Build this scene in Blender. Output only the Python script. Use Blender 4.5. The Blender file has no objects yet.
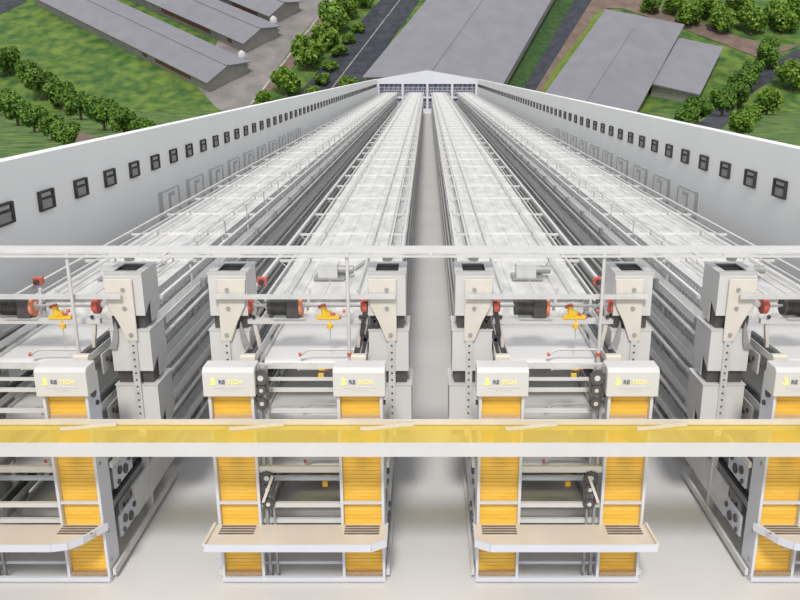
import bpy, bmesh, math, random
from mathutils import Vector, Matrix
from mathutils.geometry import tessellate_polygon
random.seed(7)
SC = bpy.context.scene
COL = SC.collection
R = math.radians

# ------------------------------------------------------------------ camera, world, sun, exposure
cam_d = bpy.data.cameras.new('camera')
cam = bpy.data.objects.new('camera', cam_d); COL.objects.link(cam)
cam_d.sensor_width = 36.0
cam_d.lens = 36.0 * 800 / 800
cam_d.shift_x = -27 / 800.0
cam_d.clip_end = 600
cam.location = (-0.04, 0, 5.6)
cam.rotation_euler = (R(90 - 16.172), 0, 0)
SC.camera = cam

w = bpy.data.worlds.new('sky'); SC.world = w
w.use_nodes = True
bg = w.node_tree.nodes['Background']
bg.inputs[0].default_value = (0.90, 0.93, 1.0, 1)
bg.inputs[1].default_value = 0.90

sd = bpy.data.lights.new('sun', 'SUN')
sun = bpy.data.objects.new('sun', sd); COL.objects.link(sun)
sd.energy = 2.5
sd.color = (1.0, 0.955, 0.90)
sd.angle = R(9)
SUN_AZ = (0.07, 0.997); SUN_EL = 48
hd = Vector((SUN_AZ[0], SUN_AZ[1], 0)).normalized() * math.cos(R(SUN_EL))
sun.rotation_euler = Vector((hd.x, hd.y, -math.sin(R(SUN_EL)))).to_track_quat('-Z', 'Y').to_euler()
sun.location = (-30, -30, 40)

SC.view_settings.view_transform = 'Standard'
SC.view_settings.look = 'None'
SC.view_settings.gamma = 1
SC.view_settings.use_curve_mapping = False
SC.view_settings.exposure = 0.0

# ------------------------------------------------------------------ materials
def mat(name, col, rough=0.5, metal=0.0, col2=None, scale=5.0, detail=4.0, bump=0.0, bscale=None, lo=.35, hi=.65, stretch=None, emit=None):
    m = bpy.data.materials.new(name); m.use_nodes = True
    nt = m.node_tree; b = nt.nodes['Principled BSDF']
    b.inputs['Base Color'].default_value = (*col, 1)
    b.inputs['Roughness'].default_value = rough
    b.inputs['Metallic'].default_value = metal
    if col2 or bump:
        tc = nt.nodes.new('ShaderNodeTexCoord')
        mp = nt.nodes.new('ShaderNodeMapping')
        nt.links.new(tc.outputs['Object'], mp.inputs[0])
        if stretch: mp.inputs['Scale'].default_value = stretch
    if col2:
        n = nt.nodes.new('ShaderNodeTexNoise'); n.inputs['Scale'].default_value = scale; n.inputs['Detail'].default_value = detail
        nt.links.new(mp.outputs[0], n.inputs['Vector'])
        r = nt.nodes.new('ShaderNodeValToRGB')
        r.color_ramp.elements[0].position = lo; r.color_ramp.elements[1].position = hi
        r.color_ramp.elements[0].color = (*col, 1); r.color_ramp.elements[1].color = (*col2, 1)
        nt.links.new(n.outputs['Fac'], r.inputs[0]); nt.links.new(r.outputs[0], b.inputs['Base Color'])
    if bump:
        n2 = nt.nodes.new('ShaderNodeTexNoise'); n2.inputs['Scale'].default_value = bscale or scale * 3
        n2.inputs['Detail'].default_value = 5
        nt.links.new(mp.outputs[0], n2.inputs['Vector'])
        bp = nt.nodes.new('ShaderNodeBump'); bp.inputs['Strength'].default_value = bump
        nt.links.new(n2.outputs['Fac'], bp.inputs['Height']); nt.links.new(bp.outputs[0], b.inputs['Normal'])
    return m

M = {}
M['wall'] = mat('wall_paint', (.80, .795, .775), .6, col2=(.83, .825, .805), scale=.35)
M['floor'] = mat('floor_screed', (.64, .625, .61), .35, col2=(.69, .675, .66), scale=.5)
M['white'] = mat('white_enamel', (.60, .59, .575), .35, col2=(.63, .62, .605), scale=2)
M['white_cool'] = mat('cool_white_steel', (.60, .62, .67), .35, col2=(.63, .65, .70), scale=2)
M['cream'] = mat('cream_plate', (.64, .59, .51), .4, col2=(.68, .64, .57), scale=3)
M['table'] = mat('table_top', (.62, .545, .46), .35, col2=(.68, .61, .53), scale=2.5)
M['galv'] = mat('galvanised_steel', (.60, .60, .59), .38, .25, col2=(.68, .68, .67), scale=6)
M['galv_dark'] = mat('dull_steel', (.30, .30, .30), .5, .3, col2=(.40, .40, .39), scale=6)
M['cage'] = mat('cage_wire', (.66, .66, .64), .5, 0, col2=(.76, .76, .74), scale=4)
M['cage_top'] = mat('cage_top_mesh', (.48, .475, .455), .55, col2=(.68, .67, .645), scale=6, detail=8, lo=.3, hi=.7, stretch=(1, .35, 1))
M['cage_in'] = mat('cage_inside', (.60, .60, .59), .8, col2=(.90, .90, .88), scale=9, detail=8, lo=.35, hi=.65)
M['belt'] = mat('white_manure_belt', (.64, .63, .61), .25, col2=(.68, .67, .65), scale=1)
M['black'] = mat('black_rubber', (.035, .035, .037), .55, col2=(.06, .06, .06), scale=12)
M['dark'] = mat('charcoal_metal', (.085, .08, .078), .5, .3, col2=(.12, .115, .11), scale=10)
M['hole'] = mat('dark_void', (.025, .025, .025), .8, col2=(.05, .05, .048), scale=15)
M['red'] = mat('red_plastic', (.55, .10, .07), .4, col2=(.62, .14, .10), scale=12)
M['orange'] = mat('orange_plastic', (.75, .22, .10), .4, col2=(.8, .28, .14), scale=12)
M['yellow'] = mat('lift_yellow', (.84, .50, .06), .5, col2=(.90, .58, .10), scale=5, detail=3, stretch=(.5, 1, 3))
M['yellow_pl'] = mat('yellow_plastic', (.85, .52, .03), .35, col2=(.9, .58, .05), scale=8)
M['pale_yellow'] = mat('pale_yellow_print', (.86, .80, .30), .5, col2=(.88, .82, .36), scale=9)
M['ink'] = mat('grey_print', (.13, .14, .17), .5, col2=(.16, .17, .2), scale=9)
M['ink_pale'] = mat('pale_grey_print', (.50, .50, .52), .5, col2=(.54, .54, .55), scale=9)
M['brown'] = mat('brown_bristle', (.30, .20, .11), .8, col2=(.40, .28, .16), scale=30)
M['grass'] = mat('grass', (.022, .080, .012), .9, col2=(.125, .19, .026), scale=.55, detail=10, bump=1.0, bscale=2.5, lo=.34, hi=.66)
M['grass_shade'] = mat('shaded_grass', (.015, .05, .010), .9, col2=(.04, .09, .015), scale=1.2, detail=8, bump=1.0, bscale=4)  # grass lying in shade, the shade put into its darker green
M['grass_l'] = mat('fresh_grass', (.085, .145, .015), .9, col2=(.15, .21, .03), scale=1.5, detail=8, bump=.8, bscale=5)
M['dirt'] = mat('dirt', (.13, .09, .07), .95, col2=(.19, .135, .11), scale=.7, detail=8, bump=.4)
M['paving'] = mat('paving', (.17, .165, .155), .9, col2=(.25, .22, .205), scale=.4, detail=8, bump=.15)
M['asphalt'] = mat('asphalt', (.022, .025, .036), .85, col2=(.045, .048, .062), scale=.8, detail=8, bump=.3)  # asphalt in shadow: the dark blue-grey carries the shadow in the colour
M['kerb'] = mat('kerb_stone', (.22, .20, .185), .85, col2=(.42, .38, .35), scale=2)
M['roof'] = mat('roof_sheet', (.185, .18, .20), .55, col2=(.21, .205, .225), scale=.4)
M['shed_wall'] = mat('shed_wall', (.30, .28, .265), .8, col2=(.36, .34, .32), scale=.8)
M['rust'] = mat('rusty_shutter', (.16, .065, .035), .8, col2=(.22, .10, .055), scale=3)
M['grate'] = mat('grate_rod_brown', (.13, .10, .08), .5, col2=(.17, .14, .11), scale=10)
M['trough'] = mat('pale_trough', (.78, .78, .76), .4, col2=(.84, .84, .82), scale=4)
M['bark'] = mat('bark', (.09, .06, .04), .9, col2=(.14, .10, .07), scale=8, bump=.5)
M['glass_dark'] = mat('dark_blue_glass', (.06, .065, .11), .3, col2=(.16, .17, .24), scale=3, detail=6)
M['pane'] = mat('grey_shutter', (.20, .20, .19), .55, col2=(.26, .26, .245), scale=6)
M['mid_grey'] = mat('plain_grey', (.45, .45, .45), .6, col2=(.52, .52, .515), scale=3)
LEAF = [mat('leaves_mid', (.040, .115, .010), .7, col2=(.15, .27, .025), scale=1.6, lo=.3, hi=.7),
        mat('leaves_light', (.06, .15, .010), .7, col2=(.21, .34, .03), scale=1.6, lo=.3, hi=.7),
        mat('leaves_dark', (.018, .065, .010), .7, col2=(.07, .16, .018), scale=1.6, lo=.3, hi=.7)]
def translucent_yellow():
    m = bpy.data.materials.new('translucent_yellow_belt'); m.use_nodes = True
    nt = m.node_tree; nt.nodes.clear()
    o = nt.nodes.new('ShaderNodeOutputMaterial'); b = nt.nodes.new('ShaderNodeBsdfPrincipled'); t = nt.nodes.new('ShaderNodeBsdfTransparent')
    n = nt.nodes.new('ShaderNodeTexNoise'); n.inputs['Scale'].default_value = 1.2
    tc = nt.nodes.new('ShaderNodeTexCoord'); nt.links.new(tc.outputs['Object'], n.inputs['Vector'])
    r = nt.nodes.new('ShaderNodeValToRGB'); r.color_ramp.elements[0].color = (.86, .62, .09, 1); r.color_ramp.elements[1].color = (.90, .72, .19, 1)
    nt.links.new(n.outputs['Fac'], r.inputs[0]); nt.links.new(r.outputs[0], b.inputs['Base Color'])
    b.inputs['Roughness'].default_value = .25
    t.inputs[0].default_value = (1, .95, .60, 1)
    mx = nt.nodes.new('ShaderNodeMixShader'); mx.inputs[0].default_value = .42
    nt.links.new(t.outputs[0], mx.inputs[1]); nt.links.new(b.outputs[0], mx.inputs[2]); nt.links.new(mx.outputs[0], o.inputs[0])
    return m
M['trans_yellow'] = translucent_yellow()

# ------------------------------------------------------------------ mesh helpers
class MB:
    def __init__(s): s.v = []; s.f = []; s.sm = []
    def add(s, vs, fs, smooth=False):
        o = len(s.v); s.v += [tuple(p) for p in vs]
        for f in fs: s.f.append(tuple(i + o for i in f)); s.sm.append(smooth)
        return s
    def box(s, x0, x1, y0, y1, z0, z1):
        vs = [(x, y, z) for z in (z0, z1) for y in (y0, y1) for x in (x0, x1)]
        return s.add(vs, [(0, 2, 3, 1), (4, 5, 7, 6), (0, 1, 5, 4), (2, 6, 7, 3), (0, 4, 6, 2), (1, 3, 7, 5)])
    def bar(s, a, b, wd, ht, up=(0, 0, 1)):
        a = Vector(a); b = Vector(b); d = (b - a).normalized(); u = Vector(up)
        if abs(d.dot(u)) > .98: u = Vector((0, 1, 0))
        sx = d.cross(u).normalized() * wd / 2; uz = sx.cross(d).normalized() * ht / 2
        vs = [p + i * sx + j * uz for p in (a, b) for j in (-1, 1) for i in (-1, 1)]
        return s.add(vs, [(0, 1, 3, 2), (4, 6, 7, 5), (0, 4, 5, 1), (2, 3, 7, 6), (0, 2, 6, 4), (1, 5, 7, 3)])
    def prism(s, poly, axis, a, b):
        """poly in the two other axes (x: (y,z); y: (x,z); z: (x,y))"""
        def P(p, t):
            return (t, p[0], p[1]) if axis == 'x' else (p[0], t, p[1]) if axis == 'y' else (p[0], p[1], t)
        n = len(poly); vs = [P(p, a) for p in poly] + [P(p, b) for p in poly]
        fs = [tuple(range(n))[::-1], tuple(range(n, 2 * n))] + [(i, (i + 1) % n, n + (i + 1) % n, n + i) for i in range(n)]
        return s.add(vs, fs)
    def tube(s, pts, r, n=8, caps=True):
        pts = [Vector(p) for p in pts]; rings = []
        for i, p in enumerate(pts):
            d = (pts[min(i + 1, len(pts) - 1)] - pts[max(i - 1, 0)]).normalized()
            u = Vector((0, 0, 1)) if abs(d.z) < .9 else Vector((0, 1, 0))
            a = d.cross(u).normalized(); b = a.cross(d).normalized()
            rr = r[i] if isinstance(r, (list, tuple)) else r
            rings.append([p + rr * (math.cos(2 * math.pi * k / n) * a + math.sin(2 * math.pi * k / n) * b) for k in range(n)])
        vs = [q for g in rings for q in g]; fs = []
        for i in range(len(pts) - 1):
            for k in range(n):
                fs.append((i * n + k, i * n + (k + 1) % n, (i + 1) * n + (k + 1) % n, (i + 1) * n + k))
        s.add(vs, fs, True)
        if caps:
            s.add(rings[0], [tuple(range(n))]); s.add(rings[-1], [tuple(range(n))[::-1]])
        return s
    def cyl(s, a, b, r, n=16): return s.tube([a, b], r, n)
    def build(s, name, m, parent=None, loc=None):
        me = bpy.data.meshes.new(name); me.from_pydata(s.v, [], s.f)
        me.polygons.foreach_set('use_smooth', s.sm)
        me.materials.append(M[m] if isinstance(m, str) else m)
        bm = bmesh.new(); bm.from_mesh(me); bmesh.ops.recalc_face_normals(bm, faces=bm.faces); bm.to_mesh(me); bm.free()
        o = bpy.data.objects.new(name, me); COL.objects.link(o)
        if parent is not None: o.parent = parent
        if loc: o.location = loc
        return o

def thing(name, label, cat, loc=(0, 0, 0), group=None):
    o = bpy.data.objects.new(name, None); COL.objects.link(o)
    o.location = loc; o.empty_display_size = .1
    return tag(o, label, cat, group)
def tag(o, label, cat, group=None):
    o['label'] = label; o['category'] = cat
    if group: o['group'] = group
    return o
def struct(o): o['kind'] = 'structure'; return o
def copy_tree(o, loc, label=None):
    r = o.copy(); COL.objects.link(r); r.location = loc
    if label: r['label'] = label
    for ch in list(o.children):
        c = ch.copy(); COL.objects.link(c); c.parent = r
        for g in list(ch.children):
            d = g.copy(); COL.objects.link(d); d.parent = c
    return r

# ------------------------------------------------------------------ terrain and roads
SLOPE = math.tan(R(28)); KNEE = 110.0
def terrain(y):
    q = (y - KNEE) / 1.2
    return SLOPE * 1.2 * (q if q > 30 else math.log1p(math.exp(q))) - .12
mb = MB()
xs = [-130 + 5 * i for i in range(53)]
ys = [-20 + 5 * i for i in range(23)] + [96 + .75 * i for i in range(49)] + [134 + 4 * i for i in range(20)]
for y in ys:
    for x in xs: mb.v.append((x, y, terrain(y)))
nx = len(xs)
for j in range(len(ys) - 1):
    for i in range(nx - 1):
        a = j * nx + i; mb.f.append((a, a + 1, a + nx + 1, a + nx)); mb.sm.append(True)
ground = struct(mb.build('ground', 'grass'))

def drape(name, poly, m, off):
    bm = bmesh.new()
    vs = [bm.verts.new((x, y, 0)) for x, y in poly]
    for t3 in tessellate_polygon([[Vector((x, y, 0)) for x, y in poly]]): bm.faces.new([vs[i] for i in t3])
    y = 40.0
    while y < 150:
        bmesh.ops.bisect_plane(bm, geom=bm.verts[:] + bm.edges[:] + bm.faces[:], plane_co=(0, y, 0), plane_no=(0, 1, 0))
        y += .75 if 96 <= y < 132 else 4
    for v in bm.verts: v.co.z = terrain(v.co.y) + off
    bmesh.ops.recalc_face_normals(bm, faces=bm.faces)
    me = bpy.data.meshes.new(name); bm.to_mesh(me); bm.free()
    me.materials.append(M[m])
    o = bpy.data.objects.new(name, me); COL.objects.link(o)
    return struct(o)
drape('road_paving', [(-32.6, 116.6), (-25.2, 106.0), (-19.6, 129.4), (-15.1, 143.2), (-10, 160), (-31.4, 160), (-31.5, 131.5), (-32.4, 122.9)], 'paving', .05)
drape('path_dirt_verge', [(-25.2, 106.0), (-23.2, 111.4), (-18.7, 122.9), (-12.6, 143.2), (-7, 160), (-10, 160), (-15.1, 143.2)], 'dirt', .06)
drape('kerb_strip', [(-25.6, 106.0), (-25.2, 106.0), (-15.0, 143.2), (-9.9, 160), (-10.3, 160), (-15.4, 143.2)], 'kerb', .12)
drape('road_asphalt', [(-19.2, 110.3), (-11.3, 110.9), (-8.0, 120.7), (-0.5, 143.2), (5, 160), (-1, 160), (-6.9, 143.2), (-12.6, 128.5)], 'asphalt', .07)
drape('road_line', [(-14.6, 112.0), (-14.45, 112.0), (-3.7, 143.2), (1.5, 160), (1.35, 160), (-3.85, 143.2)], 'kerb', .10)
drape('lawn_strip', [(9.5, 112.5), (12.3, 112.5), (25.3, 143.2), (31, 158), (27, 158), (22.0, 143.2)], 'grass_shade', .05)
drape('road_side_track', [(12.3, 112.8), (15.3, 112.8), (29.5, 143.2), (36, 158), (31, 158), (25.3, 143.2)], 'asphalt', .06)
drape('road_dirt_track', [(14.0, 112.8), (15.9, 112.8), (19.2, 120.2), (26.7, 133.9), (29.1, 138.1), (31.7, 138.1), (39.5, 132.1), (48.5, 123.7), (53.4, 125.1), (56.3, 126.8), (63.1, 128.5), (72, 130), (76, 138), (66.3, 136.1), (59.6, 127.9), (53.6, 126.5), (48.0, 129.1), (40, 137), (35.7, 143.2), (30, 148), (28.3, 143.2)], 'dirt', .09)
drape('lawn_fresh_strip', [(14.9, 112.6), (18.2, 112.6), (29.5, 136.8), (27.8, 137.2), (26.2, 135.0), (25.0, 132), (18.1, 119.8)], 'grass_l', .12)
drape('path_brown', [(-75, 118.5), (-62.3, 115.1), (-57.8, 112.9), (-51.5, 107.0), (-39.1, 86.9), (-30.9, 73.5), (-26.4, 67.2), (-22, 58), (-24, 57), (-29.6, 68.2), (-38.3, 82.4), (-51.8, 104.8), (-61.3, 112.9), (-75, 116)], 'dirt', .05)
drape('path_shaded', [(21.5, 69.2), (23.5, 67.2), (42.4, 112.3), (54.6, 122.3), (61.9, 125.6), (72, 130), (72, 132), (62.8, 127.9), (55.1, 125.6), (45.6, 118.2), (38.7, 110.7)], 'asphalt', .05)  # shadow over the path is put into its dark colour
drape('road_corner', [(-80, 133), (-71.1, 134.5), (-68.6, 136.1), (-66.8, 139.4), (-63.6, 147.2), (-80, 148.2)], 'asphalt', .05)

# ------------------------------------------------------------------ hall
XW, HW, YE = 6.5, 4.23, 107.3
struct(MB().box(-XW - .3, XW + .3, -6, YE + .6, -.1, 0).build('floor', 'floor'))
struct(MB().box(-XW - .25, -XW, 1.5, YE + .4, 0, HW).build('wall_left', 'wall'))
struct(MB().box(XW, XW + .25, 1.5, YE + .4, 0, HW).build('wall_right', 'wall'))
# window openings: dark surround with a grey shutter, one template copied along both walls
def window_pair(side):
    s = 1 if side == 'left' else -1
    fr = MB(); d = .05
    for (a, b, z0, z1) in ((-.27, .27, .13, .165), (-.27, .27, -.165, -.135), (-.27, -.22, -.135, .13), (.19, .27, -.135, .13)):
        fr.box(*sorted((0, s * d)), a, b, z0, z1)
    fr.box(*sorted((0, s * .012)), -.22, .19, -.135, .13)
    fr.box(*sorted((0, s * d)), -.22, .19, .03, .055)
    o = struct(fr.build('window_1', 'hole'))
    MB().box(*sorted((0, s * .035)), -.20, .18, -.14, .015).build('window_pane', 'pane', o)
    MB().box(*sorted((0, s * .03)), -.19, .17, .06, .13).build('window_vent', 'galv_dark', o)
    return o
n = 0
for side, x in (('left', -XW), ('right', XW)):
    proto = None
    for k in range(76):
        y = (10.66 if side == 'left' else 10.54) + 1.41 * k
        if y > YE - 1: break
        n += 1
        if proto is None: proto = o = window_pair(side); o.location = (x, y, 3.46)
        else: o = copy_tree(proto, (x, y, 3.46))
        o.name = 'window_%d' % n
# thin flat grey bars on the side walls behind the outer rows
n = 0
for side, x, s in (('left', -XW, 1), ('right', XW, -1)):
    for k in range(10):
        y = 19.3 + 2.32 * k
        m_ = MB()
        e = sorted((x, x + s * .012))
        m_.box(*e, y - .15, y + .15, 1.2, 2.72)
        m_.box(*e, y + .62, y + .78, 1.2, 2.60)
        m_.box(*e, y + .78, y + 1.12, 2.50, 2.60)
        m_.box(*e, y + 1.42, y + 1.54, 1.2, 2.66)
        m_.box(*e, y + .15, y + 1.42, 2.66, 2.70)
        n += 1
        struct(m_.build('wall_strip_%d' % n, 'mid_grey'))
# gable end wall
bw = MB()
bw.prism([(-6.5, 3.62), (6.5, 3.62), (6.5, 4.15), (-.2, 5.3), (.2, 5.3), (6.5, 4.15), (-6.5, 4.15)][0:2] + [(6.75, 3.62), (6.75, 4.2), (0, 5.32), (-6.75, 4.2), (-6.75, 3.62)][1:4] , 'y', YE - .2, YE + .4)
for x in (-6.35, -3.2, 0, 3.2, 6.35): bw.box(x - .13, x + .13, YE - .25, YE + .3, 0, 3.65)
bw.box(-6.5, 6.5, YE - .12, YE + .1, 1.8, 2.05)
bw.box(-6.5, 6.5, YE - .12, YE + .1, 0, .5)
struct(bw.build('wall_back', mat('gable_paint', (.60, .61, .66), .6, col2=(.64, .65, .70), scale=.5)))
for i, x in enumerate((-4.78, -1.6, 1.6, 4.78)):
    o = struct(MB().box(x - 1.47, x + 1.47, YE + .12, YE + .18, .5, 3.62).build('window_%d' % (400 + i), 'glass_dark'))
    lt = MB()
    for k in range(10):
        xx = x - 1.4 + k * .31
        lt.bar((xx, YE + .1, .5), (xx + (.9 if k % 2 else -.0), YE + .1, 3.6), .05, .03, (0, 1, 0))
    for zz in (.9, 1.3, 2.4, 2.8, 3.2): lt.box(x - 1.45, x + 1.45, YE + .08, YE + .12, zz - .025, zz + .025)
    lt.build('window_lattice', 'ink_pale', o)

# ------------------------------------------------------------------ cage rows
ROWS = [(-4.54, 'leftmost row', 1), (-1.43, 'inner left row', 1), (1.43, 'inner right row', -1), (4.54, 'rightmost row', -1)]
Y0, Y1, BAY = 10.3, 104.0, 2.1
TIER = (.36, .94, 1.52, 2.10); TOP = 2.65
NB = int((Y1 - Y0) / BAY)
def make_row():
    t = thing('cage_row', '', 'cage row', (0, 0, 0), 'rows of laying cages')
    top = MB().box(-.70, .70, Y0, Y1, TOP - .03, TOP)
    for x in (-.55, -.3, 0, .3, .55): top.box(x - .008, x + .008, Y0, Y1, TOP, TOP + .014)
    top.build('cage_top', 'cage_top', t)
    MB().box(-.64, .64, Y0 + .05, Y1, .15, TOP - .05).build('cage_interior', 'cage_in', t)
    for z in TIER: MB().box(-.69, .69, Y0, Y1, z - .05, z).build('cage_floor', 'galv', t)
    for s in (-1, 1):
        g = MB()
        for z in TIER:
            for dz in (.12, .2, .28, .36, .44): g.box(*sorted((s * .70, s * .712)), Y0, Y1, z + dz, z + dz + .009)
        y = Y0
        while y < Y1:
            g.box(*sorted((s * .70, s * .712)), y, y + (.012 if y < 40 else .03), .3, TOP); y += .14 if y < 40 else .35
        g.build('wire_front', 'cage', t)
        for z in TIER:
            zz = z + .10
            MB().prism([(s * .73, zz - .06), (s * .86, zz - .03), (s * .88, zz + .12), (s * .866, zz + .12), (s * .845, zz - .01), (s * .745, zz - .03), (s * .735, zz + .12), (s * .72, zz + .12)], 'y', Y0 - .1, Y1).build('feed_trough', 'trough', t)
            MB().tube([(s * .93, Y0, z + .02), (s * .93, Y1, z + .02)], .03, 6).build('egg_belt_rail', 'white', t)
        MB().box(*sorted((s * .95, s * 1.0)), Y0 - .1, Y1, TOP + .01, TOP + .06).build('top_rail', 'white', t)
        MB().box(*sorted((s * .74, s * .77)), Y0 - .1, Y1, TOP - .02, TOP + .03).build('top_rail', 'white', t)
        MB().tube([(s * .46, Y0, TOP + .09), (s * .46, Y1, TOP + .09)], .016, 6).build('water_pipe', 'white', t)
    ups = []
    for k in range(NB + 1):
        y = Y0 + k * BAY
        f = MB()
        for s in (-1, 1):
            f.box(*sorted((s * .70, s * .74)), y, y + .04, 0, TOP)
            f.box(*sorted((s * .70, s * .98)), y, y + .03, TOP - .02, TOP + .02)
            f.bar((s * .72, y + .02, TOP - .2), (s * .97, y + .02, TOP), .01, .012)
            f.box(s * .46 - .01, s * .46 + .01, y, y + .02, TOP, TOP + .09)
        f.box(-.7, .7, y, y + .045, TOP, TOP + .03)
        f.build('bay_frame', 'cage', t)
        for s in (-1, 1): MB().box(*sorted((s * .87, s * .95)), y - .03, y + .07, 2.24, 2.36).build('clip', 'galv_dark', t)
    return t
row0 = make_row()
ROW_LAB = ['galvanised cage row beside the left wall', 'galvanised cage row along the left edge of the central aisle',
           'galvanised cage row along the right edge of the central aisle', 'galvanised cage row beside the right wall']
row_obj = []
for i, (rx, rn, m_) in enumerate(ROWS):
    o = row0 if i == 0 else copy_tree(row0, (rx, 0, 0))
    o.location = (rx, 0, 0); o['label'] = ROW_LAB[i]; row_obj.append(o)
# bent hose loops along the inner edge of the two outer rows
for i, s in ((0, 1), (3, -1)):
    for k in range(26):
        y = 12.2 + k * 1.75
        pts = [(s * .93, y, TOP + .05), (s * .93, y, TOP + .36)]
        for a in range(1, 9):
            th = a / 8 * math.pi / 2
            pts.append((s * (.93 - .42 * math.sin(th)), y - .5 * math.sin(th), TOP + .12 + .26 * math.cos(th)))
        MB().tube(pts, .011, 5).build('hose_loop', 'galv', row_obj[i])
        MB().box(s * .93 - .03, s * .93 + .03, y - .03, y + .03, TOP + .05, TOP + .11).build('hose_foot', 'galv_dark', row_obj[i])

# ------------------------------------------------------------------ lettering for the lift covers
def text_mesh(body, size):
    cu = bpy.data.curves.new('lettering', 'FONT'); cu.body = body; cu.size = size; cu.extrude = .003; cu.offset = .002
    o = bpy.data.objects.new('lettering', cu); COL.objects.link(o)
    dg = bpy.context.evaluated_depsgraph_get(); dg.update()
    me = bpy.data.meshes.new_from_object(o.evaluated_get(dg))
    bpy.data.objects.remove(o); bpy.data.curves.remove(cu)
    return me
T_RE, T_TECH = text_mesh('RE', .062), text_mesh('TECH', .062)
T_RE.materials.clear(); T_RE.materials.append(M['ink']); T_TECH.materials.clear(); T_TECH.materials.append(M['pale_yellow'])

# ------------------------------------------------------------------ egg lifts
YF = 7.82
def make_lift():
    t = thing('egg_lift', '', 'egg lift', (0, YF, 0), 'yellow egg lifts at the row ends')
    for s in (-1, 1):
        p = MB().box(*sorted((s * .21, s * .24)), 0, .30, 0, 2.45).build('side_panel', 'white_cool', t)
        for z in (.25, .62, 1.45): MB().cyl((s * .24, .08, z), (s * .252, .08, z), .022, 10).build('bolt', 'galv_dark', p)
        for yy, z, rr in ((.13, 2.26, .05), (.2, 2.12, .028), (.16, 2.4, .025)): MB().cyl((s * .241, yy, z), (s * .262, yy, z), rr, 14).build('sprocket', 'dark', t)
    y = MB().box(-.21, .21, .07, .10, .05, 2.5)
    for k in range(52):
        z = .09 + k * .046
        y.box(-.205, .205, .064, .07, z, z + .036)
    y.build('lift_chain', 'yellow', t)
    c = MB().prism([(-.05, 2.29), (-.05, 2.565), (-.01, 2.605), (.20, 2.605), (.20, 2.29), (.04, 2.29)], 'x', -.272, .272)
    c = c.build('cover', 'white', t)
    bv = c.modifiers.new('edge', 'BEVEL'); bv.width = .008; bv.segments = 2
    # emblem, words and two small lines printed on the cover
    e = MB().prism([(-.20, 2.43), (-.165, 2.415), (-.13, 2.43), (-.135, 2.47), (-.15, 2.50), (-.17, 2.515), (-.185, 2.49), (-.175, 2.46)], 'y', -.056, -.05)
    e.build('emblem', 'pale_yellow', c)
    for me, x, m_ in ((T_RE, -.105, 'ink'), (T_TECH, -.015, 'pale_yellow')):
        o = bpy.data.objects.new('lettering', me); COL.objects.link(o); o.parent = c
        o.location = (x, -.053, 2.435); o.rotation_euler = (R(90), 0, 0)
    l = MB().box(-.16, .18, -.053, -.05, 2.385, 2.392).box(-.08, .10, -.053, -.05, 2.36, 2.366)
    l.build('tagline', 'ink_pale', c)
    b = MB()
    for k in range(24): b.cyl((-.19 + k * .0165, .03, 2.0), (-.19 + k * .0165, .02, 2.06), .004, 6)
    b.box(-.2, .2, .025, .04, 1.98, 2.01)
    b.build('finger_comb', 'cream', t)
    MB().box(-.21, .21, .005, .04, .99, 1.02).build('cross_bar', 'white', t)
    b = MB().box(-.205, .205, .0, .045, .085, .13)
    b.build('sweep_brush', 'brown', t)
    MB().box(-.24, .24, -.02, .02, .02, .075).build('base_bar', 'white_cool', t)
    for s in (-.225, .225): MB().box(s - .02, s + .02, .0, .05, -.0, .03).build('foot', 'white_cool', t)
    return t
lift0 = make_lift(); first = True
for rx, rn, m_ in ROWS:
    for s, sd_ in ((-1, 'left'), (1, 'right')):
        lab = 'yellow slatted egg lift with white cover, %s side of the %s' % (sd_, rn)
        if first: lift0.location = (rx + s * .68, YF, 0); lift0['label'] = lab; first = False
        else: copy_tree(lift0, (rx + s * .68, YF, 0), lab)

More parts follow.
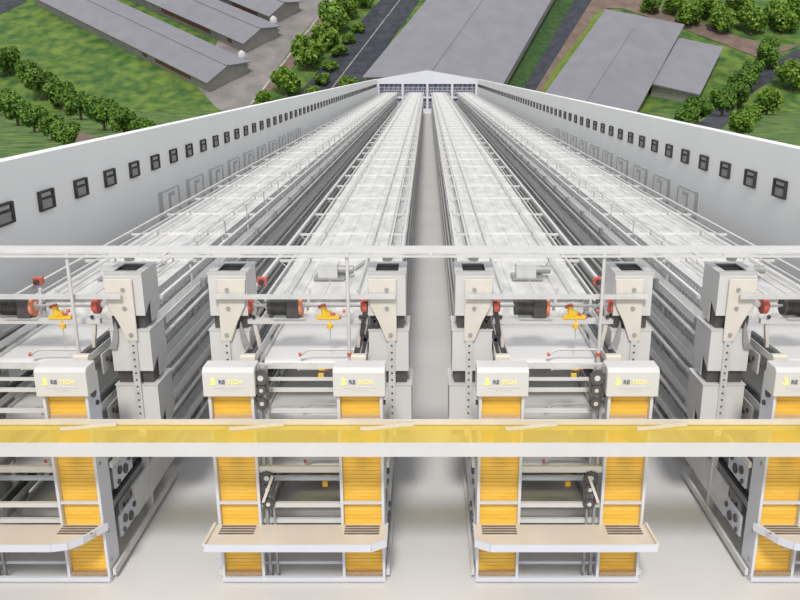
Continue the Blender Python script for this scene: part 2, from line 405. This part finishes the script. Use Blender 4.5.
# ------------------------------------------------------------------ end frames and egg tables
for i, (rx, rn, m_) in enumerate(ROWS):
    t = thing('end_frame', 'white steel bar frame between the two egg lifts of the %s' % rn, 'frame', (rx, YF, 0), 'steel frames between the egg lifts')
    MB().box(-.44, .44, -.02, .02, .02, .075).build('base_rail', 'white_cool', t)
    for z, y, h, mm in ((2.50, .22, .05, 'galv'), (2.37, .20, .025, 'white'), (2.24, .20, .035, 'white'), (2.03, .12, .04, 'white'), (1.84, .14, .035, 'white'), (1.36, .04, .07, 'white'),
                        (1.12, .3, .04, 'white_cool'), (.92, .06, .05, 'white'), (.70, .10, .045, 'white'), (.17, .10, .035, 'white_cool')):
        MB().box(-.44, .44, y, y + .045, z, z + h).build('cross_bar', mm, t)
    for s in (-1, 1):
        MB().box(*sorted((s * .93, s * .965)), .05, 2.45, .06, .14).build('floor_rail', 'white', t)
        MB().box(*sorted((s * .40, s * .44)), .31, .36, 0, 2.52).build('upright', 'galv', t)
        MB().box(*sorted((s * .93, s * .965)), .30, 2.45, 1.28, 1.34).build('side_rail', 'white', t)
        for z in (.45, 1.08):
            br = MB().box(*sorted((s * .90, s * .925)), .42, .95, z - .13, z + .13).build('side_bracket', 'white_cool', t)
            for yy, zz, rr in ((.55, .04, .05), (.72, -.03, .06), (.85, .05, .035), (.5, -.08, .03)): MB().cyl((s * .925, yy, z + zz), (s * .945, yy, z + zz), rr, 12).build('bearing', 'dark', br)
        MB().box(*sorted((s * .90, s * .93)), .9, 2.45, .30, .72).build('side_plate', 'galv', t)
    t = thing('egg_table', 'beige egg collecting table with white rim across the %s' % rn, 'table', (rx, YF, 0), 'egg collecting tables')
    outer = i in (0, 3); m = m_
    if outer: out = [(-.95, -.005), (-.95, -.42), (.52, -.42), (.68, -.38), (.80, -.27), (.88, -.12), (.96, -.005)]
    else: out = [(-.95, -.005), (-.97, -.42), (.80, -.42), (.95, -.33), (.95, -.005)]
    out = [(x * m, y) for x, y in out]
    MB().prism(out, 'z', .715, .745).build('tabletop', 'table', t)
    rim = MB(); pts = out[1:]
    for a, b in zip(pts[:-1], pts[1:]):
        rim.bar((a[0], a[1], .72), (b[0], b[1], .72), .022, .085)
    rim.build('front_rim', 'white_cool', t)
    MB().bar((out[0][0], -.01, .76), (out[1][0], -.42, .76), .03, .03).build('edge_strip', 'cream', t)
    for s in (-1, 1):
        g = MB().box(s * .68 - .20, s * .68 + .20, -.22, -.03, .745, .748).build('grate', 'cream', t)
        for k in range(4): MB().box(s * .68 - .19, s * .68 + .19, -.205 + k * .048, -.183 + k * .048, .748, .756).build('grate_rod', 'grate', g)
        MB().bar((s * .60, -.005, .45), (s * .60, -.30, .71), .03, .03).build('brace', 'white_cool', t)

# ------------------------------------------------------------------ egg cross conveyor in front of the lifts
t = thing('egg_cross_conveyor', 'long yellow cross conveyor with white front beam spanning the whole hall', 'conveyor', (0, 7.22, 1.9))
MB().box(-6.45, 6.45, 0, .06, -.02, .105).build('front_beam', 'white', t)
MB().box(-6.45, 6.45, .49, .52, .04, .15).build('back_rail', 'cream', t)
MB().box(-6.45, 6.45, .06, .49, .085, .10).build('conveyor_belt', 'trans_yellow', t)
for rx, rn, m_ in ROWS:
    for s in (-1, 1):
        x = rx + s * .68
        MB().box(x - .10, x + .06, .07, .40, .05, .084).build('support_bracket', 'mid_grey', t)
        MB().box(x - .03, x + .03, .40, .60, .05, .083).build('support_bracket', 'mid_grey', t)
        g = MB()
        for q in range(8):
            a, b = q / 8, (q + 1) / 8
            f_ = lambda u: .36 + .10 * (3 * u * u - 2 * u ** 3)
            g.bar((x + .02 + a * .55, f_(a), .115), (x + .02 + b * .55, f_(b), .115), .02, .03)
        g.build('egg_guide', 'cream', t)

TOWER_X = {(False, True): .93, (False, False): .885, (True, True): 1.04, (True, False): .93}
# ------------------------------------------------------------------ feed channel above the hopper towers
t = thing('feed_channel', 'white overhead feed channel crossing above all the hopper towers', 'feed channel', (0, 8.62, 3.5))
MB().box(-6.45, 6.45, 0, .022, .088, .11).build('front_rail', 'white', t)
MB().box(-6.45, 6.45, .32, .52, .085, .11).build('back_beam', 'white', t)
MB().box(-6.45, 6.45, .27, .32, .06, .085).build('beam_flange', 'galv', t)
for x in (-6.2, -3, 0, 3, 6.2): MB().box(x - .015, x + .015, .01, .35, .075, .09).build('tie_bar', 'white', t)
for rx, rn, m_ in ROWS:
    for s in (-1, 1):
        x = rx + s * TOWER_X[(abs(rx) > 2, s * m_ > 0)]
        MB().tube([(x, .45, -.05), (x, .45, .04)], [.055, .075], 14).build('drop_socket', 'white', t)
        MB().box(x - .16, x + .16, .26, .325, .03, .08).build('socket_clamp', 'white', t)

# ------------------------------------------------------------------ feed hopper towers
TZ = (3.36, 2.68, 2.00)
def make_tower(o, strap):            # o = +1 when the aisle side is to the right
    t = thing('feed_hopper_tower', '', 'feed hopper', (0, 8.8, 0), 'white feed hopper towers')
    q = lambda a, b: sorted((o * a, o * b))
    for k, z in enumerate(TZ):
        e = .03 * k
        h = MB()
        side = [(0, z), (.52, z), (.54, z - .48), (.40, z - .62), (.22, z - .64), (.22, z - .36), (0, z - .50)]
        for (a, b) in ((-.215, -.20), (.20 + e, .215 + e)): h.prism(side, 'x', *q(a, b))
        h.box(*q(-.2, .2 + e), 0, .015, z - .50, z)
        h.box(*q(-.2, .2 + e), .505, .53, z - .5, z)
        for a, b, y0, y1 in ((-.225, .225 + e, -.01, .09), (-.225, .225 + e, .45, .54), (-.225, -.13, .09, .45), (.13 + e, .225 + e, .09, .45)):
            h.box(*q(a, b), y0, y1, z, z + .012)
        ho = h.build('hopper', 'white', t)
        MB().box(*q(-.13, .13 + e), .09, .45, z - .03, z - .02).build('hopper_mouth', 'hole', ho)
        MB().prism([(.03, z - .40), (.40, z - .40), (.40, z - .665), (.06, z - .665)], 'x', *q(-.19, .19 + e)).build('chute', 'dark', ho)
    p = MB().prism([(o * a, b) for a, b in ((-.215, 3.30), (.11, 3.30), (.11, 2.56), (-.01, 2.56), (-.10, 2.80), (-.19, 2.98))], 'y', -.035, -.012).build('front_plate', 'cream', t)
    bv = p.modifiers.new('edge', 'BEVEL'); bv.width = .006
    for (a, z) in ((.0, 3.18), (.0, 2.96), (.04, 2.64)):
        MB().cyl((o * a, -.034, z), (o * a, -.05, z), .024, 12).build('bolt', 'galv_dark', p)
    po = MB().box(*q(.01, .09), -.03, .0, 1.36, 2.58).build('post', 'galv', t)
    for k in range(14): MB().cyl((o * .05, -.03, 1.4 + k * .085), (o * .05, -.037, 1.4 + k * .085), .012, 8).build('bolt', 'dark', po)
    MB().box(*q(-.17, -.10), .42, .48, 0, 1.40).build('support_leg', 'galv', t)
    if strap:
        s_ = MB()
        pts = [(-.24, 3.02), (-.30, 2.62), (-.26, 2.54), (-.16, 2.80), (-.13, 2.80), (-.12, 2.44)]
        for a, b_ in zip(pts[:-1], pts[1:]): s_.bar((o * a[0], .04, a[1]), (o * b_[0], .04, b_[1]), .05, .04, (0, 1, 0))
        s_.build('belt_strap', 'black', t)
    else:
        c = MB().prism([(o * a, b) for a, b in ((-.13, 2.80), (-.11, 2.70), (-.12, 2.56), (-.15, 2.46), (-.25, 2.46), (-.19, 2.56), (-.16, 2.68))], 'y', -.03, -.003)
        c.build('curved_guard', 'galv_dark', t)
    return t
for i, (rx, rn, m_) in enumerate(ROWS):
    for s, sd_ in ((-1, 'left'), (1, 'right')):
        t = make_tower(s, (i == 1 and s == 1) or (i == 2 and s == -1))
        t.location = (rx + s * TOWER_X[(i in (0, 3), s * m_ > 0)], 8.8, 0); t['label'] = 'white stacked feed hopper tower, %s side of the %s' % (sd_, rn)

# ------------------------------------------------------------------ belt drives, motors, regulators, pipes
for i, (rx, rn, m_) in enumerate(ROWS):
    t = thing('belt_drive', 'belt drive with two red pulleys between towers of the %s' % rn, 'belt drive', (rx, 8.8, 0), 'belt drive units')
    MB().box(-1.03, 1.03, -.10, -.06, 3.085, 3.135).build('top_bar', 'galv', t)
    MB().box(-.70, .70, .06, .12, 2.74, 2.80).build('lower_bar', 'white', t)
    MB().cyl((-.68, .10, 2.95), (.68, .10, 2.95), .017, 10).build('drive_shaft', 'white', t)
    for s in (-1, 1):
        p = MB().cyl((s * .645, .10, 2.95), (s * .70, .10, 2.95), .095, 22)
        p.cyl((s * .625, .10, 2.95), (s * .645, .10, 2.95), .07, 22)
        p = p.build('pulley', 'red', t)
        MB().cyl((s * .615, .10, 2.95), (s * .626, .10, 2.95), .035, 14).build('hub', 'galv', p)
        a = MB().bar((s * .70, .14, 2.93), (s * .80, .18, 3.04), .03, .07)
        a.build('slotted_arm', 'galv', t)
        h = MB(); pr = None
        for (x, z) in ((.62, 2.80), (.61, 2.66), (.585, 2.52), (.575, 2.36)):
            if pr: h.bar((s * pr[0], .10, pr[1]), (s * x, .10, z), .04, .05, (0, 1, 0))
            pr = (x, z)
        h.build('hook_leg', 'cream', t)
        MB().cyl((s * .62, .05, 2.83), (s * .62, .04, 2.83), .024, 12).build('bolt', 'black', t)
    g = thing('gear_motor', 'charcoal gear motor with orange disc on the belt drive of the %s' % rn, 'motor', (rx - .22, 8.92, 2.94), 'gear motors')
    b = MB().cyl((-.20, 0, 0), (-.02, 0, 0), .098, 20)
    for k in range(10): b.cyl((-.19 + k * .017, 0, 0), (-.184 + k * .017, 0, 0), .108, 20)
    b.cyl((-.235, 0, 0), (-.20, 0, 0), .104, 20)
    b.build('motor_body', 'dark', g)
    b = MB().box(-.02, .13, -.09, .09, -.125, .10); b.box(.0, .11, -.06, .06, .10, .12)
    gb = b.build('gearbox', 'dark', g); bv = gb.modifiers.new('edge', 'BEVEL'); bv.width = .02; bv.segments = 2
    MB().cyl((.13, 0, 0), (.165, 0, 0), .115, 24).build('drive_disc', 'orange', g)
    MB().cyl((.165, 0, 0), (.18, 0, 0), .05, 16).build('disc_hub', 'white', g)
    MB().box(-.18, .2, -.08, .08, -.14, -.125).build('mount_plate', 'galv', g)
    MB().bar((.22, 0, -.05), (.26, -.02, .22), .03, .03).build('lever', 'white', g)
    u = thing('water_regulator', 'yellow water regulator with red caps on the belt drive of the %s' % rn, 'regulator', (rx + .24, 8.88, 2.80), 'yellow water regulators')
    b = MB().box(-.13, .13, -.03, .03, .0, .04).cyl((-.04, 0, .04), (-.05, 0, .15), .035, 12).cyl((0, 0, .04), (0, 0, .09), .04, 12)
    b.cyl((.02, -.02, -.11), (.02, -.02, -.06), .035, 10).cyl((.02, -.02, -.06), (.02, -.02, 0), .01, 8)
    b.build('body', 'yellow_pl', u)
    for p0, p1, r in (((-.05, 0, .15), (-.055, 0, .175), .032), ((.055, 0, .04), (.055, 0, .065), .03), ((.13, 0, .02), (.15, 0, .02), .022), ((-.11, 0, .14), (-.085, 0, .14), .02)):
        MB().cyl(p0, p1, r, 12).build('cap', 'red', u)
    MB().tube([(.02, -.02, -.11), (.02, -.02, -.4)], .006, 6).build('drip_tube', 'galv', u)
    v = thing('drop_pipe', 'thin white vertical pipe hanging before the %s' % rn, 'pipe', (rx + .50, 8.66, 2.0), 'thin vertical drop pipes')
    MB().cyl((0, 0, 0), (0, 0, 1.62), .02, 10).build('pipe', 'white', v)
    MB().cyl((0, 0, .42), (0, 0, .46), .028, 10).build('clip', 'red', v)
    MB().cyl((-.03, -.03, .97), (-.06, -.03, .97), .02, 10).build('clip', 'red', v)
    for k, z in enumerate((2.34, 1.66, .98)):
        d = thing('drinker_line', 'short white drinker pipe with red end, %s tier of the %s' % (('top', 'second', 'third')[k], rn), 'pipe', (rx, 8.46, z), 'drinker line ends')
        MB().cyl((-.05, 0, 0), (.17, 0, 0), .016, 10).cyl((-.07, 0, 0), (-.05, 0, 0), .026, 10).build('pipe', 'white', d)
        MB().cyl((.17, 0, 0), (.24, 0, 0), .024, 10).build('coupling', 'yellow_pl', d)
        MB().box(.16, .22, -.02, .02, -.12, -.06).build('valve', 'yellow_pl', d)
        MB().cyl((.24, 0, 0), (.29, 0, 0), .022, 10).build('cap', 'red', d)
        hp = [(-.06 + .02 * q, .22, .09 + .06 * math.sin(min(q, 6) / 6 * math.pi / 2)) for q in range(7)] + [(.55, .22, .15)]
        MB().tube(hp, .014, 8).build('hose', 'white', d)
        MB().cyl((-.085, .22, .085), (-.055, .22, .095), .022, 8).build('hose_cap', 'red', d)
    k = thing('trough_sensor', 'small dark red sensor on the feed trough end of the %s' % rn, 'sensor', (rx - .90 * m_, 10.75, TOP + .06), 'trough sensors')
    MB().box(-.06, .06, -.05, .05, 0, .10).build('housing', 'red', k)
    MB().cyl((0, -.05, .05), (0, -.09, .05), .035, 12).build('dial', 'black', k)
    k = thing('auger_box', 'grey auger drive box standing on the front cage top of the %s' % rn, 'drive box', (rx - .02, 11.3, TOP + .015), 'auger drive boxes')
    MB().box(-.22, .22, -.18, .18, 0, .03).build('base_plate', 'galv_dark', k)
    b = MB().prism([(-.14, .03), (.14, .03), (.14, .16), (.02, .22), (-.14, .22)], 'x', -.16, .12).build('housing', 'galv', k)
    MB().cyl((.12, 0, .12), (.34, 0, .12), .06, 14).build('motor', 'galv_dark', k)
    MB().bar((.2, .1, .03), (.42, .9, .03), .06, .05).build('auger_tube', 'galv', k)
    # chain drive behind the bars
    c = thing('chain_drive', 'dark chain drive with sprockets inside the end of the %s' % rn, 'chain drive', (rx - .34 * m_, 7.89, 0), 'chain drives')
    MB().box(-.05 * m_ - .015, -.05 * m_ + .015, .0, .04, 0, 2.58).build('post', 'galv_dark', c)
    MB().box(.03 * m_ - .012, .03 * m_ + .012, .0, .04, 0, 2.58).build('post', 'galv_dark', c)
    for z, r in ((2.47, .08), (2.33, .055), (2.18, .06), (1.30, .075), (1.16, .06), (.98, .06), (.62, .05), (.52, .07)):
        sp = MB().cyl((-.02, -.05, z), (-.02, -.02, z), r, 14)
        for a in range(12):
            th = a * math.pi / 6
            sp.box(-.02 + r * math.cos(th) - .008, -.02 + r * math.cos(th) + .008, -.045, -.025, z + r * math.sin(th) - .008, z + r * math.sin(th) + .008)
        sp = sp.build('sprocket', 'dark', c)
        MB().cyl((-.02, -.055, z), (-.02, -.05, z), r * .4, 10).build('hub', 'galv', sp)
    for a, b in (((-.095, 2.47), (-.08, 2.18)), ((.055, 2.47), (.04, 2.18)), ((-.09, 1.3), (-.08, .98)), ((.05, 1.28), (.04, .98))):
        MB().bar((a[0], -.035, a[1]), (b[0], -.035, b[1]), .02, .02, (0, 1, 0)).build('chain', 'dark', c)
    MB().bar((.05 * m_, -.07, 1.34), (-.07 * m_, -.07, 1.02), .03, .02, (0, 1, 0)).build('tension_arm', 'cream', c)
    # manure belts, one per tier
    for k, z in enumerate((2.33, 1.66, 1.0, .36)):
        bl = thing('manure_belt', 'white manure belt of the %s tier at the end of the %s' % (('top', 'second', 'third', 'bottom')[k], rn), 'belt', (rx, 8.75, z), 'white manure belts')
        MB().box(-.50, .50, .05, 1.53, -.005, .01).build('belt', 'belt', bl)
        MB().cyl((-.50, .05, -.05), (.50, .05, -.05), .06, 20).build('roller', 'belt', bl)
        MB().box(-.52, .52, .25, 1.5, -.13, -.03).build('pan', 'galv', bl)
        for s in (-1, 1): MB().box(*sorted((s * .505, s * .525)), .1, 1.5, -.12, .05).build('side_frame', 'galv', bl)
    for s, sd_ in ((-1, 'left'), (1, 'right')):
        for k, z in enumerate((2.46, 1.80, 1.16, .52)):
            e = thing('egg_belt', 'steel egg belt channel of the %s tier, %s side of the %s' % (('top', 'second', 'third', 'bottom')[k], sd_, rn), 'egg belt', (rx + s * .62, 8.45, z), 'egg belt channels')
            MB().box(-.07, .07, .06, 1.75, -.05, -.03).box(-.075, -.065, .06, 1.75, -.05, .03).box(.065, .075, .06, 1.75, -.05, .03).build('channel', 'galv', e)
            MB().box(-.062, -.008, .04, 1.75, -.03, -.015).build('belt', 'black', e)
            MB().box(.008, .062, .04, 1.75, -.03, -.015).build('belt', 'black', e)
            MB().prism([(.06, -.08), (0, -.07), (-.04, -.02), (-.03, .03), (.0, .05), (.06, .045)], 'x', -.082, .082).build('end_cap', 'cream', e)
            pl = MB().box(*sorted((s * .085, s * .10)), .30, .9, -.30, -.06).build('side_plate', 'white', e)
            for yy, zz, rr in ((.42, -.15, .03), (.55, -.2, .045), (.7, -.14, .03)): MB().cyl((s * .10, yy, zz), (s * .115, yy, zz), rr, 12).build('bearing', 'dark', pl)

# ------------------------------------------------------------------ sheds on the hillside
HILL = Matrix.Translation((0, KNEE, -.12)) @ Matrix.Rotation(R(28), 4, 'X')
def shed(label, a, d, half, length, eave, ridge, hip=0.0, skew=0.0, loc_off=0.0, group=None, shutters=()):
    """a: near-left corner on the slope, d: direction of the ridge, half: half width to the right of d"""
    d = Vector((d[0], d[1])).normalized(); nrm = Vector((d.y, -d.x))
    t = thing('shed', label, 'shed', (0, 0, 0), group)
    ang = math.atan2(d.y, d.x)
    t.matrix_world = HILL @ Matrix.Translation((a[0], a[1], 0)) @ Matrix.Rotation(ang, 4, 'Z')
    # local: x along ridge, -y to the right of it
    W_ = 2 * half; L = length
    MB().box(0.15, L - .15, -W_ + .15, -.15, -2.2, eave - .04).build('walls', 'shed_wall', t)
    th = .14
    def slab(p):
        vs = [Vector(q) for q in p]; return vs + [v - Vector((0, 0, th)) for v in vs]
    r = MB(); n4 = [(0, 1, 2, 3), (7, 6, 5, 4), (0, 4, 5, 1), (1, 5, 6, 2), (2, 6, 7, 3), (3, 7, 4, 0)]
    ov = .25
    r.add(slab([(-ov, ov, eave), (L + ov, ov, eave), (L + ov - hip, -half, ridge), (-ov, -half, ridge)]), n4)
    r.add(slab([(-ov, -W_ - ov, eave), (L + ov, -W_ - ov, eave), (L + ov - hip, -half, ridge), (-ov, -half, ridge)]), n4)
    if hip:
        v3 = [Vector((L + ov, ov, eave)), Vector((L + ov, -W_ - ov, eave)), Vector((L + ov - hip, -half, ridge))]
        r.add(v3 + [v - Vector((0, 0, th)) for v in v3], [(0, 1, 2), (5, 4, 3), (0, 3, 4, 1), (1, 4, 5, 2), (2, 5, 3, 0)])
    ro = r.build('roof', 'roof', t)
    MB().bar((-ov, -half, ridge + .03), (L + ov - hip, -half, ridge + .03), .35, .08).build('ridge_cap', 'roof', ro)
    gx = [0.1] if hip else [0.1, L - .1]
    for x in gx: MB().prism([(-.15, eave - .1), (-W_ + .15, eave - .1), (-half, ridge - .15)], 'x', x, x + .06).build('gable', 'shed_wall', t)
    for (x0, x1) in shutters:
        MB().box(x0, x1, -.16, -.08, eave - 1.1, eave - .3).build('shutter', 'rust', t)
        MB().box(x0, x1, -W_ + .08, -W_ + .16, eave - 1.1, eave - .3).build('shutter', 'rust', t)
    return t
DL = (-.771, .636)
def left_shed(label, a, L, half, sh):
    return shed(label, a, DL, half, L, 1.7, 2.75, group='long sheds on the left', shutters=sh)
left_shed('long grey roofed shed nearest the meadow on the left hillside', (-30.2, 5.1), 44, 3.7, ((4, 12), (14, 15)))
left_shed('middle one of the long grey sheds on the left hillside', (-27.1, 16.6), 36, 3.5, ((3, 4), (8, 20)))
left_shed('farthest long grey shed beside the paved yard', (-24.6, 25.7), 26, 3.3, ((3, 9),))
for i, (a, b) in enumerate(((-31.3, 3.3), (-27.8, 15.6))):
    t = thing('feed_silo', 'small white feed silo at the end of the %s shed' % (('nearest left', 'middle left')[i]), 'silo', (0, 0, 0), 'small feed silos')
    t.matrix_world = HILL @ Matrix.Translation((-26.6 + i * 3.0, 12.4 + i * 11.2, 0)) 
    MB().tube([(0, 0, .7), (0, 0, 1.1), (0, 0, 2.2), (0, 0, 2.6)], [.15, .55, .55, .12], 14).build('tank', 'white', t)
    for a_ in range(4):
        x, y = .4 * math.cos(a_ * math.pi / 2), .4 * math.sin(a_ * math.pi / 2)
        MB().cyl((x, y, 0), (x, y, 1.1), .04, 6).build('leg', 'galv', t)
shed('huge grey roofed shed straight behind the far gable', (-8.6, 5.6), (.335, .942), 9.1, 60, 2.2, 4.0)
shed('grey hip roofed shed on the right hillside', (13.6, -3.7), (.43, .903), 5.9, 33.5, 2.2, 4.0, hip=8.5)
t = thing('annex', 'small flat roofed grey annex right of the hip roofed shed', 'shed', (0, 0, 0))
t.matrix_world = HILL @ Matrix.Translation((30.8, 4.4, 0)) @ Matrix.Rotation(math.atan2(.896, .445), 4, 'Z')
MB().box(0, 14.6, -6.1, 0, -2.2, 1.65).build('walls', 'shed_wall', t)
MB().box(-.25, 14.9, -6.4, .1, 1.65, 1.9).build('roof', 'roof', t)

# ------------------------------------------------------------------ trees
def crown_mesh(name, seed, m, leaves=1500):
    rnd = random.Random(seed); mb = MB()
    blobs = [(Vector((0, 0, 1.05)), .72)]
    for k in range(9):
        th = k * 2.4 + rnd.random(); rr = .35 + .28 * rnd.random()
        blobs.append((Vector((rr * math.cos(th), rr * math.sin(th), .55 + 1.0 * rnd.random())), .34 + .16 * rnd.random()))
    for k in range(leaves):
        c, r = blobs[rnd.randrange(len(blobs))]
        d = Vector((rnd.gauss(0, 1), rnd.gauss(0, 1), rnd.gauss(0, 1))).normalized()
        p = c + d * r * (.80 + .28 * rnd.random())
        nrm = (d + .8 * Vector((rnd.gauss(0, 1), rnd.gauss(0, 1), rnd.gauss(0, 1)))).normalized()
        a = nrm.orthogonal().normalized(); b = nrm.cross(a)
        th = rnd.random() * 6.28; a, b = a * math.cos(th) + b * math.sin(th), b * math.cos(th) - a * math.sin(th)
        s1, s2 = .10 + .07 * rnd.random(), .06 + .04 * rnd.random()
        mb.add([p - a * s1, p + b * s2 + nrm * .02, p + a * s1, p - b * s2 + nrm * .02], [(0, 1, 2, 3)])
    me = bpy.data.meshes.new(name); me.from_pydata(mb.v, [], mb.f); me.materials.append(m)
    return me
CROWNS = [[crown_mesh('crown', 10 * j + k, LEAF[j]) for k in range(3)] for j in range(3)]
TRUNK = MB().tube([(0, 0, -.15), (.03, 0, .4), (-.02, .03, .9), (0, 0, 1.3)], [.10, .075, .06, .03], 8)
for k in range(5):
    th = k * 1.3; TRUNK.tube([(0, 0, .6 + .08 * k), (.45 * math.cos(th), .45 * math.sin(th), 1.0 + .1 * k)], [.04, .015], 6)
TR = TRUNK.build('trunk', 'bark'); TRUNK_ME = TR.data; bpy.data.objects.remove(TR)
ORD = ['first', 'second', 'third', 'fourth', 'fifth', 'sixth', 'seventh', 'eighth', 'ninth', 'tenth', 'eleventh', 'twelfth']
tcount = 0
def tree(x, y, r, label, group, shade, name='tree', stretch=1.0):
    global tcount
    tcount += 1
    t = thing(name, label, 'tree' if name == 'tree' else 'bush', (x, y, terrain(y) - .02), group)
    k = r / .80
    for nm, me in (('trunk', TRUNK_ME), ('crown', CROWNS[shade][tcount % 3])):
        o = bpy.data.objects.new(nm, me); COL.objects.link(o); o.parent = t
        o.scale = (k, k, k * stretch); o.rotation_euler = (0, 0, tcount * 1.7)
    return t
TREES = {
 'meadow': [(-59.7, 118.7, 1.71), (-56.6, 117.4, 1.27), (-52.2, 112.7, 1.77), (-48.8, 109.6, 1.59), (-39.9, 94.4, 1.49), (-30.7, 77.7, 1.33), (-25.9, 69.7, 1.11), (-23.2, 66.6, 0.85)],
 'path': [(-53.5, 103.7, 1.39), (-42.3, 84.5, 1.34), (-36.2, 75.1, 1.1), (-30.8, 66.7, 0.9), (-26.6, 59.9, 0.88)],
 'kerb': [(-21.9, 110.4, 1.07), (-19.4, 113.8, 1.65), (-17.2, 120.5, 2.02), (-15.2, 125.4, 1.79), (-14.7, 130.5, 2.01), (-13.3, 134.5, 1.9), (-10.4, 138.4, 1.44)],
 'kerbbush': [(-15.8, 113.2, 0.96), (-14.8, 116.4, 0.98), (-14.0, 120.0, 1.01), (-12.9, 123.7, 1.03), (-11.8, 127.3, 0.91), (-10.7, 130.6, 0.93)],
 'topright': [(36.0, 136.1, 1.44), (39.7, 135.8, 1.6), (41.0, 132.4, 1.72), (44.4, 134.2, 1.9), (45.5, 130.5, 1.7), (49.6, 135.2, 1.85), (50.0, 130.3, 1.85), (54.6, 133.2, 1.55), (55.2, 130.5, 1.7), (59.0, 134.8, 1.8)],
 'yard': [(24.1, 76.2, 0.93), (28.9, 87.5, 1.28), (36.3, 101.0, 1.4), (41.2, 110.0, 1.5), (43.4, 113.8, 1.6), (45.8, 117.2, 1.25), (49.0, 120.4, 1.5), (50.7, 124.0, 1.18)],
 'dirt': [(26.7, 69.6, 1.02), (34.6, 87.3, 0.85), (42.9, 103.8, 1.51), (50.5, 114.9, 1.8)],
}
DESC = {'meadow': ('bushy green tree, %s from the left in the row edging the meadow', 'trees edging the meadow', 0, 'tree'),
        'path': ('green tree, %s from the left on the near side of the brown path', 'trees on the near side of the brown path', 0, 'tree'),
        'kerb': ('leafy green tree, %s from the hall beside the paved yard kerb', 'trees beside the paved yard kerb', 1, 'tree'),
        'kerbbush': ('low bright bush, %s from the hall along the dark asphalt road', 'bushes along the asphalt road', 1, 'bush'),
        'topright': ('dense green tree, %s from the left in the top right grove', 'trees in the top right grove', 1, 'tree'),
        'yard': ('round green tree, %s from the hall on the annex side of the dark path', 'trees on the annex side of the dark path', 0, 'tree'),
        'dirt': ('green tree, %s from the hall on the far right of the dark path', 'trees on the far right of the dark path', 1, 'tree')}
for key, lst in TREES.items():
    d = DESC[key]
    for k, (x, y, r) in enumerate(lst):
        tree(x, y, r, d[0] % ORD[k], d[1], d[2], d[3], 1.0 if d[3] == 'tree' else .75)
tree(-11.0, 114.6, 1.2, 'wide low bush beside the left corner of the huge shed', None, 1, 'bush', .8)
